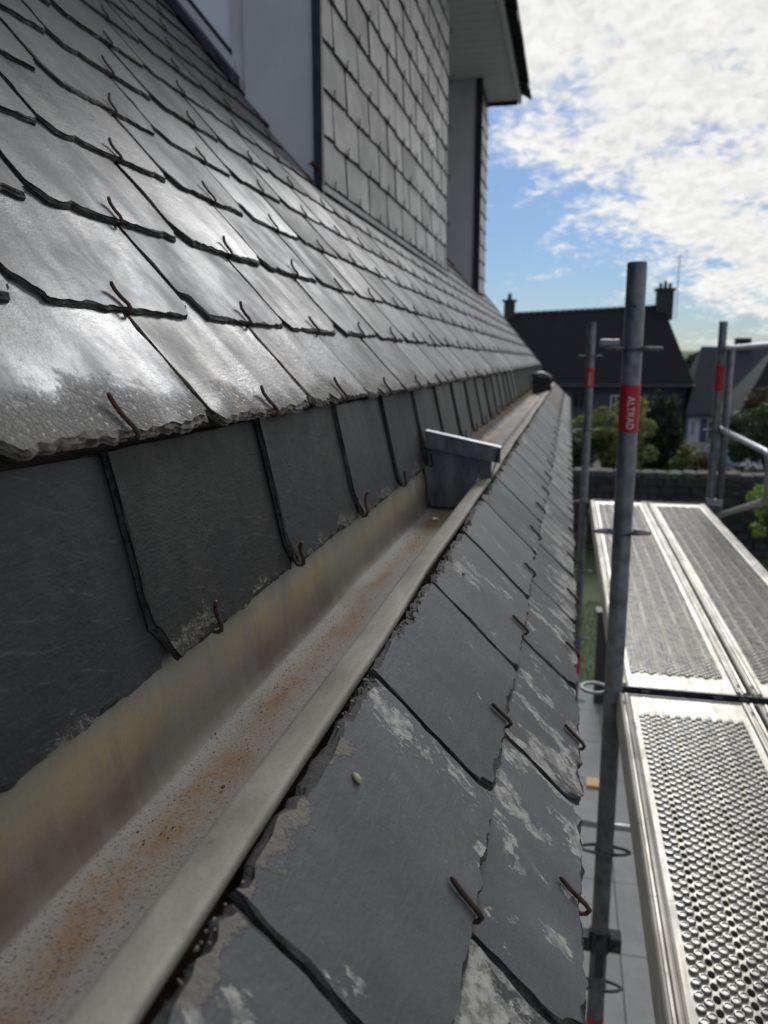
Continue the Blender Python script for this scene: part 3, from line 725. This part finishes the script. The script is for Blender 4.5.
# ring and coupler on the lettered post
MB().tube([(PX - .045 + .032 * math.cos(a), PY0 + .012 + .032 * math.sin(a), -.805) for a in np.linspace(0, 2 * math.pi, 17)], .0045, 6, False).obj('ring', 'galvanised_bright', s0, True)
cp = MB().tube([(PX, PY0, -1.53), (PX, PY0, -1.47)], TR + .006, 16)
cp.box(PX - .052, PX - .022, PY0 - .02, PY0 + .02, -1.525, -1.485).box(PX + .022, PX + .055, PY0 - .02, PY0 + .025, -1.52, -1.48).box(PX - .012, PX + .012, PY0 - .045, PY0 - .02, -1.58, -1.47)
cp.tube([(PX + .04, PY0 - .03, -1.50), (PX + .04, PY0 + .04, -1.50)], .009, 8).obj('coupler', 'dark_steel', s0, bevel=.003)
MB().tube([(PX - .002, PY0 - TR - .0005, .118), (PX - .002, PY0 - TR + .004, .118)], .004, 10).obj('pin_hole', 'post_dark', s0)
# small wedge plate on the lettered post
MB().box(PX - .072, PX - .028, PY0 - .004, PY0 + .03, .031, .047).obj('wedge_plate', 'galvanised_bright', s0, bevel=.003)
# transoms carrying the planks
for y in (PY0, PY1):
    tr = MB().box(PX + .02, PX2 - .02, y - .028, y - .022, -.855, -.798).box(PX + .02, PX2 - .02, y + .022, y + .028, -.855, -.798).box(PX + .02, PX2 - .02, y - .028, y + .028, -.861, -.8555)
    tr.obj('transom', 'dark_steel', scaf)
    MB().tube([(PX, y, -.875), (PX2, y, -.875)], .0165, 12).obj('transom_tube', 'galvanised_tube', scaf, True)
    MB().box(PX + .03, PX2 - .03, y - .012, y + .012, -.846, -.818).obj('locking_bar', 'galvanised_bright', scaf)
for z in (-2.85,):
    MB().tube([(.111, PY1, z), (PX2, PY1, z)], TR, 12).obj('ledger', 'galvanised_bright', scaf, True)
    MB().tube([(PX, PY0, z), (PX2, PY0, z)], TR, 12).obj('ledger', 'galvanised_tube', scaf, True)
# guardrail post beside the outer standard and the rails running along the outer side
MB().tube([(PX2 + .046, PY1 - .02, -.9), (PX2 + .046, PY1 - .02, .06)], .019, 14).obj('guardrail_post', 'galvanised_tube', scaf, True)
MB().tube([(PX2 + .02, PY1 + .02, .062), (PX2 + .02, PY0 - .02, .062)], .0135, 14).obj('top_rail', 'galvanised_bright', scaf, True)
MB().tube(rounded([(PX2 + .03, PY1, -.375), (PX2 + .03, 3.62, -.385), (PX2 + .03, 3.60, -.58), (PX2 + .03, 4.62, -.835)], .07), .0145, 14).obj('bent_brace', 'galvanised_bright', scaf, True)
MB().box(PX2 - .022, PX2 + .06, PY1 - .05, PY1 - .02, -.80, -.76).obj('brace_shoe', 'galvanised_bright', scaf, bevel=.004)

# planks
def plank_profile(Wp):
    h = .008
    L = [(0, -.062), (0, -.001), (.002, h - .002), (.005, h), (.0085, h - .001), (.011, .003), (.0145, .003), (.017, h - .001), (.0205, h), (.024, h - .0015), (.027, .0015), (.031, 0)]
    return L + [(Wp - x, z) for x, z in reversed(L)]
def plank(name, x0, Wp, ya, yb, label):
    L = yb - ya
    t_ = thing(name, (x0 + Wp / 2, (ya + yb) / 2, -.80), label, 'scaffold plank', 'perforated planks of the scaffold deck')
    pr = plank_profile(Wp); K = len(pr)
    g0, g1 = .042, Wp - .042; cdx = .0112; ncol = int((g1 - g0) / cdx); cdy = .0222; nrow = int((L - .16) / cdy); yst = ya + .085
    xs0 = x0 + (Wp - ncol * cdx) / 2
    # sheet with holes in every fourth column
    V = []; F = []
    rails = [[(x0 + x, y, -.80 + z) for x, z in pr] for y in (ya, yb)]
    V += rails[0] + rails[1]
    mid = len(pr) // 2 - 1
    for i in range(K - 1):
        if i == mid: continue
        F.append((i, i + 1, K + i + 1, K + i))
    F += []
    def quad(xa, ya_, xb, yb_):
        k = len(V); V.extend([(xa, ya_, -.80), (xb, ya_, -.80), (xb, yb_, -.80), (xa, yb_, -.80)]); F.append((k, k + 1, k + 2, k + 3))
    fx0, fx1 = x0 + pr[mid][0], x0 + pr[mid + 1][0]
    yend = yst + nrow * cdy
    quad(fx0, ya, fx1, yst - .012); quad(fx0, yend + .012, fx1, yb); quad(fx0, yst - .012, xs0, yend + .012); quad(xs0 + ncol * cdx, yst - .012, fx1, yend + .012)
    SG = 8
    for c in range(ncol):
        xa, xb = xs0 + c * cdx, xs0 + (c + 1) * cdx; xc = (xa + xb) / 2
        if c % 4 != 2: quad(xa, yst - .012, xb, yend + .012); continue
        ph = (c % 2) * cdy / 2
        quad(xa, yst - .012, xb, yst + ph); quad(xa, yend - cdy + ph, xb, yend + .012)
        for r_ in range(nrow - 1):
            y0_, y1_ = yst + ph + r_ * cdy, yst + ph + (r_ + 1) * cdy; yc = (y0_ + y1_) / 2
            k = len(V)
            V.extend([(xa, y0_, -.80), (xb, y0_, -.80), (xb, y1_, -.80), (xa, y1_, -.80)])
            rad = .0054
            for zz_, rr in ((-.80, rad), (-.812, rad * .9)):
                V.extend([(xc + rr * math.cos(R(45 * q + 225)), yc + 1.5 * rr * math.sin(R(45 * q + 225)), zz_) for q in range(8)])
            c0 = k + 4
            for q in range(4):           # corner q matches circle index 2q
                F.append((k + q, c0 + 2 * q + 1, c0 + 2 * q)); F.append((k + q, k + (q + 1) % 4, c0 + 2 * q + 1)); F.append((k + (q + 1) % 4, c0 + (2 * q + 2) % 8, c0 + 2 * q + 1))
            for q in range(8): F.append((c0 + q, c0 + (q + 1) % 8, c0 + 8 + (q + 1) % 8, c0 + 8 + q))
            F.append(tuple(c0 + 8 + q for q in range(8)))
    o = link('plank_sheet', new_mesh('plank_sheet', V, F), 'deck_steel', t_)
    # raised studs
    SG = 10; V = []; F = []
    ca = [(math.cos(2 * math.pi * q / SG), math.sin(2 * math.pi * q / SG)) for q in range(SG)]
    prof = [(.0070, -.80), (.0063, -.7963), (.0058, -.7951), (.0047, -.7950), (.0041, -.7963)]
    for c in range(ncol):
        if c % 4 == 2: continue
        ph = (c % 2) * cdy / 2; xc = xs0 + (c + .5) * cdx
        for r_ in range(nrow - 1):
            yc = yst + ph + (r_ + .5) * cdy; k = len(V)
            jx = random.uniform(-.0003, .0003)
            for rr, z_ in prof: V.extend([(xc + jx + rr * a_, yc + rr * b__ , z_) for a_, b__ in ca])
            for s in range(len(prof) - 1):
                for q in range(SG): F.append((k + s * SG + q, k + s * SG + (q + 1) % SG, k + (s + 1) * SG + (q + 1) % SG, k + (s + 1) * SG + q))
            F.append(tuple(k + (len(prof) - 1) * SG + q for q in range(SG)))
    st = link('raised_studs', new_mesh('raised_studs', V, F), 'stud_steel', t_); st['kind'] = 'stuff'
    # side rivets and end claws
    for yy in (ya + .05, yb - .05, (ya + yb) / 2):
        for xx in (x0 + .0127, x0 + Wp - .0127):
            MB().box(xx - .0018, xx + .0018, yy - .008, yy + .008, -.7985, -.7955).obj('slot', 'post_dark', t_)
    for yy, s in ((ya, -1), (yb, 1)):
        for xx in (x0 + .07, x0 + Wp - .07, x0 + Wp - .012):
            MB().box(xx - .012, xx + .012, min(yy, yy + s * .02), max(yy, yy + s * .02), -.822, -.803).obj('end_claw', 'dark_steel', t_, bevel=.003)
    return t_
plank('scaffold_plank', .146, .308, PY0 + .032, PY1 - .03, 'perforated steel plank next to the eave, between the lettered post and the garden end posts')
plank('scaffold_plank', .460, .308, PY0 + .032, PY1 - .03, 'perforated steel plank below the guardrail, ending at the bent brace towards the garden wall')
plank('scaffold_plank', .146, .308, PY0 - 2.75, PY0 - .032, 'perforated steel plank along the eave on the bay away from the garden wall')
plank('scaffold_plank', .460, .308, PY0 - 2.75, PY0 - .032, 'outer perforated steel plank beside the large studded one, away from the garden wall')

# ------------------------------------------------------------------ small loose things
def pebble(loc, s, seed, label, mat='pebble', flat=.6):
    bm = bmesh.new(); bmesh.ops.create_icosphere(bm, subdivisions=2, radius=1)
    g = random.Random(seed)
    for v in bm.verts: v.co *= g.uniform(.82, 1.1); v.co = Vector((v.co.x * s, v.co.y * s * 1.3, v.co.z * s * flat))
    me = bpy.data.meshes.new('pebble'); bm.to_mesh(me); bm.free(); me.polygons.foreach_set('use_smooth', [True] * len(me.polygons))
    return tag(link('pebble', me, mat, loc=loc), label, 'pebble')
pp = Vector((-.099, .375, -.214)) + LN * -.0014
o = pebble(pp, .0034, 2, 'small tan pebble lying on a dark lower roof slate', flat=.55); o.rotation_euler = (0, LS, .5)
pebble((-.196, 1.22, -.2435), .0045, 4, 'small white chip on the gutter floor beside the zinc dam', 'white_panel', .35)
pp = LIP + LD * .030 + LN * -.0016 + Vector((0, .80, 0))
pebble(pp, .0022, 6, 'tiny dark crumb lying on a pale lichen spotted slate below the gutter lip', 'dry_leaf', .7)
gr = MB(); g = random.Random(77)
for i in range(420):
    y = .15 + 1.12 * g.random() ** .8; x = g.gauss(-.203, .011) if g.random() < .7 else g.uniform(-.220, -.165)
    x = max(-.220, min(-.165, x)); z = -.2450
    q_ = g.uniform(.00015, .0005) * (2. if g.random() < .015 else 1)
    gr.add([(x + g.uniform(.6, 1.2) * q_ * a_, y + g.uniform(.6, 1.2) * q_ * b__, z + .0006 + g.uniform(.5, 1.) * q_ * c__) for a_ in (-1, 1) for b__ in (-1, 1) for c__ in (-1, 1)],
           [(0, 1, 3, 2), (4, 6, 7, 5), (0, 4, 5, 1), (2, 3, 7, 6), (0, 2, 6, 4), (1, 5, 7, 3)])
o = gr.obj('gutter_grit', 'dry_leaf'); o['kind'] = 'stuff'; o['label'] = 'dark grit and silt scattered on the gutter floor'; o['category'] = 'grit'
# curled dry leaf at the foot of the dormer corner
lm = MB(); pts = []
for i in range(7):
    for j in range(5):
        u, v = i / 6, (j - 2) / 2
        wv = math.sin(math.pi * (u * .92 + .05)) * .011
        pts.append((v * wv, u * .042 - .02, .012 * (v * v) + .008 * math.sin(u * 3)))
lm.add(pts, [(i * 5 + j, i * 5 + j + 1, i * 5 + j + 6, i * 5 + j + 5) for i in range(6) for j in range(4)])
lf = lm.obj('dry_leaf', 'dry_leaf', None, True)
lf.matrix_basis = slope_matrix(Vector((-.640, 2.005, zroof(-.640) + .022)), UPD, UPN, R(70), R(12))
tag(lf, 'curled brown dry leaf caught at the foot of the dormer corner', 'leaf')

# ------------------------------------------------------------------ garden below
gp = MB().box(.50, .70, 10.55, 10.75, GZ, -3.32).box(.48, .72, 10.53, 10.77, -3.318, -3.26).obj('gate_post', 'post_dark'); tag(gp, 'short dark post standing at the edge of the paving and lawn', 'post')
wd_ = MB().box(.36, .56, 8.30, 8.48, GZ + .048, GZ + .075).obj('timber_offcut', 'pine_offcut'); tag(wd_, 'small yellow timber offcut lying on the grey paving', 'timber')
# lawn tufts beside the paving
V = []; F = []
for i in range(9000):
    x, y = rng.uniform(-.3, 3.), rng.uniform(11.4, 15.5); a = rng.uniform(0, 6.28); h = rng.uniform(.03, .09); l = rng.normal(0, .025, 2); k = len(V)
    V += [(x - .006 * math.cos(a), y - .006 * math.sin(a), GZ - .02), (x + .006 * math.cos(a), y + .006 * math.sin(a), GZ - .02), (x + l[0], y + l[1], GZ + h)]; F.append((k, k + 1, k + 2))
o = link('grass', new_mesh('grass', V, F), 'grass_blade'); o['kind'] = 'stuff'; o['label'] = 'bright green grass of the lawn beyond the paving'; o['category'] = 'grass'

# stone garden wall
wall = thing('garden_wall', (3, 20, GZ), 'dark rubble stone garden wall with rounded coping behind the scaffold', 'wall')
MB().box(-6, 12, 20.0, 20.3, GZ - .1, -2.78).obj('wall_core', 'earth', wall)
def blob_box(sx, sy, sz, seed):
    bm = bmesh.new(); bmesh.ops.create_cube(bm, size=1); bmesh.ops.bevel(bm, geom=bm.edges[:], offset=.13, segments=1, affect='EDGES')
    g = random.Random(seed)
    for v in bm.verts: v.co = Vector((v.co.x * sx + g.uniform(-.02, .02), v.co.y * sy + g.uniform(-.015, .015), v.co.z * sz + g.uniform(-.015, .015)))
    me = bpy.data.meshes.new('stone'); bm.to_mesh(me); bm.free(); return me
st_m = [blob_box(.36, .12, .2, i) for i in range(6)]; cop_m = [blob_box(.30, .46, .17, 40 + i) for i in range(4)]
for me in st_m: me.materials.append(MATS['stone'])
for me in cop_m: me.materials.append(MATS['coping'])
for r_ in range(9):
    x = -.9 + (r_ % 2) * .18
    while x < 6.2:
        s = random.uniform(.75, 1.2)
        o = link('stone', random.choice(st_m), None, wall, mw=Matrix.Translation((x + .18 * s, 19.97 + random.uniform(-.02, .02), GZ + .1 + r_ * .205)) @ Matrix.Diagonal((s, 1, 1.02, 1))); x += .37 * s
x = -.9
while x < 6.3:
    link('coping_stone', random.choice(cop_m), None, wall, mw=Matrix.Translation((x, 20.12, -2.70 + random.uniform(-.012, .012))) @ Matrix.Rotation(random.uniform(-.06, .06), 4, 'Y')); x += .315

# shrubs and trees
def foliage(parent, mat, c, rad, nq, size, seed, clumps=26, name='crown', gap=.25):
    g = np.random.default_rng(seed)
    cc = g.normal(0, 1, (clumps, 3)); cc /= np.linalg.norm(cc, axis=1)[:, None]; cc *= g.uniform(.35, .95, (clumps, 1)); cc[:, 2] = np.where(cc[:, 2] < -.75, -.6, cc[:, 2])
    cr = g.uniform(.16, .36, clumps)
    k = g.integers(0, clumps, nq)
    d = g.normal(0, 1, (nq, 3)); d /= np.linalg.norm(d, axis=1)[:, None]
    p = cc[k] + d * (cr[k] * g.uniform(.55, 1.1, nq) ** .5)[:, None]
    p = p * np.array(rad) + np.array(c)
    a = g.normal(0, 1, (nq, 3)); a /= np.linalg.norm(a, axis=1)[:, None]
    b = np.cross(a, g.normal(0, 1, (nq, 3))); b /= np.linalg.norm(b, axis=1)[:, None]
    s = size * g.uniform(.6, 1.3, (nq, 1))
    V = np.empty((nq, 4, 3)); V[:, 0] = p - a * s; V[:, 1] = p - b * s * .45; V[:, 2] = p + a * s; V[:, 3] = p + b * s * .45
    F = np.arange(nq * 4).reshape(-1, 4).tolist()
    return link(name, new_mesh(name, V.reshape(-1, 3), F), mat, parent)
def shrub(name, label, cat, mat, c, rad, nq, size, seed, trunk=True, group=None, clumps=26):
    t_ = thing(name, (c[0], c[1], GZ), label, cat, group)
    foliage(t_, mat, c, rad, nq, size, seed, clumps)
    m = MB(); g = random.Random(seed)
    m.tube([(c[0], c[1], GZ - .1), (c[0] + .05, c[1], (GZ + c[2]) / 2), (c[0], c[1], c[2])], [.07, .05, .02], 7)
    for i in range(5):
        e = Vector((c[0] + g.uniform(-.7, .7) * rad[0], c[1] + g.uniform(-.7, .7) * rad[1], c[2] + g.uniform(-.1, .7) * rad[2])); s_ = Vector((c[0] + .03, c[1], GZ + (c[2] - GZ) * g.uniform(.3, .8)))
        m.tube([s_, (s_ + e) / 2 + Vector((0, 0, .1)), e], [.035, .022, .008], 5)
    m.obj('trunk', 'bark', t_, True)
    return t_
shrub('shrub', 'yellow green variegated shrub behind the garden wall below the long dark roof', 'shrub', 'leaf_yellow', (1.2, 23.5, -2.15), (1.35, .9, 1.15), 6200, .075, 1)
shrub('shrub', 'dull green shrub growing against the yellow one behind the wall', 'shrub', 'leaf_mid', (.35, 22.8, -2.5), (.8, .7, .7), 2600, .07, 2)
shrub('conifer', 'dark evergreen tree rising beside the yellow shrub in front of the far house', 'tree', 'leaf_dark', (2.75, 25.5, -2.3), (.75, .75, 1.7), 5200, .085, 3, clumps=34)
shrub('shrub', 'low rust tinged shrub in front of the white far house', 'shrub', 'leaf_bronze', (3.7, 23.2, -3.05), (.7, .6, .55), 2600, .06, 4)
shrub('shrub', 'yellowish shrub crown between the dark evergreen and the white far house', 'shrub', 'leaf_yellow', (4.0, 28.0, -3.25), (.8, .6, .55), 2200, .07, 5)
shrub('tree', 'dense dark green tree behind the guardrail brace', 'tree', 'leaf_mid', (5.6, 24., -2.05), (1.5, 1.1, 1.15), 6500, .08, 6, clumps=36)
shrub('tree', 'bronze leaved tree top beyond the guardrail brace', 'tree', 'leaf_bronze', (6.2, 27.5, -1.6), (1.0, .9, .9), 3200, .08, 7)
shrub('shrub', 'bright lime green shrub in front of the garden wall by the brace', 'shrub', 'leaf_bright', (4.25, 17.6, -3.0), (.55, .5, .62), 1500, .07, 8)
for i, (x, y, s) in enumerate(((26, 190, 7), (38, 210, 8), (48, 200, 7.5), (58, 230, 9), (15, 230, 8), (-6, 240, 8), (70, 240, 9))):
    shrub('tree', 'green tree on the rise beyond the roofs of the far houses', 'tree', 'leaf_mid', (x, y, GZ + s * .38), (s, s * .8, s * .42), 1500, .9, 30 + i, group='trees on the far rise')

# ------------------------------------------------------------------ far houses
def window(par, x0, x1, z0, z1, y, mat_frame='far_wall_white'):
    f = MB().box(x0, x1, y - .05, y - .004, z0, z1)
    o = f.obj('window', mat_frame, par)
    MB().box(x0 + .07, (x0 + x1) / 2 - .03, y - .062, y - .051, z0 + .07, z1 - .07).obj('pane', 'glass', o)
    MB().box((x0 + x1) / 2 + .03, x1 - .07, y - .062, y - .051, z0 + .07, z1 - .07).obj('pane', 'glass', o)
    return o
h1 = thing('far_house', (1.2, 48, GZ), 'long dark slate roofed house with a chimney at each gable behind the shrubs', 'house')
MB().prism([(-3.35, GZ - .3), (-3.35, -1.1), (6.0, -1.1), (6.0, GZ - .3)], 45, 52).obj('wall', 'far_wall_dark', h1)
rf = MB()
rv = [(-3.7, 44.6, -1.28), (6.3, 44.6, -1.20), (4.95, 48.5, 2.95), (-3.6, 48.5, 2.62), (-3.7, 52.4, -1.28), (6.3, 52.4, -1.20), (-3.7, 44.6, -1.42), (6.3, 44.6, -1.34), (6.3, 52.4, -1.34), (-3.7, 52.4, -1.42)]
rf.add(rv, [(0, 1, 2, 3), (3, 2, 5, 4), (1, 5, 2), (0, 3, 4), (0, 6, 7, 1), (5, 8, 9, 4), (1, 7, 8, 5), (0, 4, 9, 6), (6, 9, 8, 7)])
roof1 = rf.obj('roof', 'far_slate', h1)
for i in range(24):
    x = -3.5 + i * .352
    z = 2.62 + (x + 3.6) / 8.55 * .33
    MB().tube([(x, 48.5, z + .0), (x + .33, 48.5, z + .03)], .085, 7).obj('ridge_tile', 'far_brick', roof1)
c1 = MB().box(4.55, 5.45, 48.2, 48.9, 2.2, 3.78).box(4.45, 5.55, 48.1, 49.0, 3.785, 3.90).obj('chimney', 'far_brick', h1)
for xx in (4.75, 5.0, 5.25): MB().tube([(xx, 48.5, 3.905), (xx, 48.5, 4.2 + .1 * (xx == 5.0))], [.10, .08], 8).obj('chimney_pot', 'far_brick', c1)
c2 = MB().box(-3.85, -3.25, 48.2, 48.8, 2.0, 3.32).box(-3.95, -3.15, 48.1, 48.9, 3.325, 3.42).obj('chimney', 'far_brick', h1)
MB().tube([(-3.55, 48.5, 3.425), (-3.55, 48.5, 3.78)], [.13, .10], 8).obj('chimney_pot', 'far_brick', c2)
an = MB().tube([(5.65, 48.5, 2.2), (5.65, 48.5, 5.7)], .02, 6)
for z, l in ((5.55, .32), (5.3, .45), (5.05, .3)): an.tube([(5.65 - l, 48.5, z), (5.65 + l, 48.5, z)], .012, 5)
an.obj('aerial', 'dark_steel', h1)
window(h1, .2, .9, -2.6, -1.65, 45, 'far_wall_dark'); window(h1, 2.2, 2.75, -3.0, -1.85, 45); window(h1, 4.0, 4.8, -3.0, -1.9, 45, 'far_wall_dark')
MB().tube([(5.9, 44.75, -1.4), (5.9, 44.9, GZ)], .06, 8).obj('downpipe', 'dark_steel', h1)
MB().tube([(-3.7, 44.52, -1.40), (6.35, 44.52, -1.34)], .09, 8).obj('eaves_gutter', 'dark_steel', h1)

h2 = thing('far_house', (9, 46, GZ), 'white walled house with dark slate roof beyond the bushes', 'house')
MB().box(6.1, 14.5, 44, 50, GZ - .3, -2.68).obj('wall', 'far_wall_white', h2)
r2 = MB(); r2.add([(5.9, 43.7, -2.72), (14.7, 43.7, -2.72), (14.7, 47, .72), (6.9, 47, .72), (5.9, 50.3, -2.72), (14.7, 50.3, -2.72), (5.9, 43.7, -2.86), (14.7, 43.7, -2.86), (14.7, 50.3, -2.86), (5.9, 50.3, -2.86)],
    [(0, 1, 2, 3), (3, 2, 5, 4), (1, 5, 2), (0, 3, 4), (0, 6, 7, 1), (5, 8, 9, 4), (1, 7, 8, 5), (0, 4, 9, 6), (6, 9, 8, 7)])
simple('far_slate_blue', (.045, .05, .065), .7, 0, 2.5, .2, .3, .01, spec=.3)
r2.obj('roof', 'far_slate_blue', h2)
w1 = window(h2, 7.0, 7.75, -4.1, -3.0, 44); MB().box(6.66, 6.98, 43.93, 43.975, -4.15, -2.98).obj('shutter', 'shutter', h2); MB().box(7.77, 8.1, 43.93, 43.975, -4.15, -2.98).obj('shutter', 'shutter', h2)
window(h2, 6.15, 6.45, -3.85, -3.05, 44); window(h2, 9.2, 10., -4.1, -3.0, 44)
MB().box(8.6, 9.3, 46.6, 47.4, .3, 1.15).obj('chimney', 'far_brick', h2)
h3 = thing('far_house', (9.3, 38, GZ), 'house with a steep dark gable roof in front of the white walled one', 'house')
MB().box(7.3, 12.5, 37, 42, GZ - .3, -2.3).obj('wall', 'far_wall_white', h3)
r3 = MB(); r3.add([(6.95, 36.7, -2.45), (12.9, 36.7, -2.45), (12.9, 39.5, .95), (9.0, 39.5, .75), (6.95, 42.3, -2.45), (12.9, 42.3, -2.45), (6.95, 36.7, -2.58), (12.9, 36.7, -2.58), (12.9, 42.3, -2.58), (6.95, 42.3, -2.58)],
    [(0, 1, 2, 3), (3, 2, 5, 4), (1, 5, 2), (0, 3, 4), (0, 6, 7, 1), (5, 8, 9, 4), (1, 7, 8, 5), (0, 4, 9, 6), (6, 9, 8, 7)])
r3.obj('roof', 'far_slate', h3)
window(h3, 7.9, 8.6, -3.8, -2.8, 37)
lt = thing('street_lamp', (12.2, 50.5, GZ), 'tall street lamp with a curved arm above the white walled house', 'street lamp')
MB().tube(rounded([(12.9, 50.5, GZ), (12.9, 50.5, 2.3), (11.7, 50.5, 2.55)], .4), .05, 8).obj('pole', 'dark_steel', lt, True)
MB().box(11.3, 11.9, 50.4, 50.6, 2.48, 2.58).obj('lamp_head', 'dark_steel', lt, bevel=.03)

# ------------------------------------------------------------------ lift everything so that the ground is at z = 0
for o in list(COL.objects):
    if o.parent is None and o.type not in ('CAMERA', 'LIGHT'): o.location.z += H
for o in COL.objects:
    if o.parent is not None and o.parent.type == 'EMPTY': pass
scene.cycles.max_bounces = 8
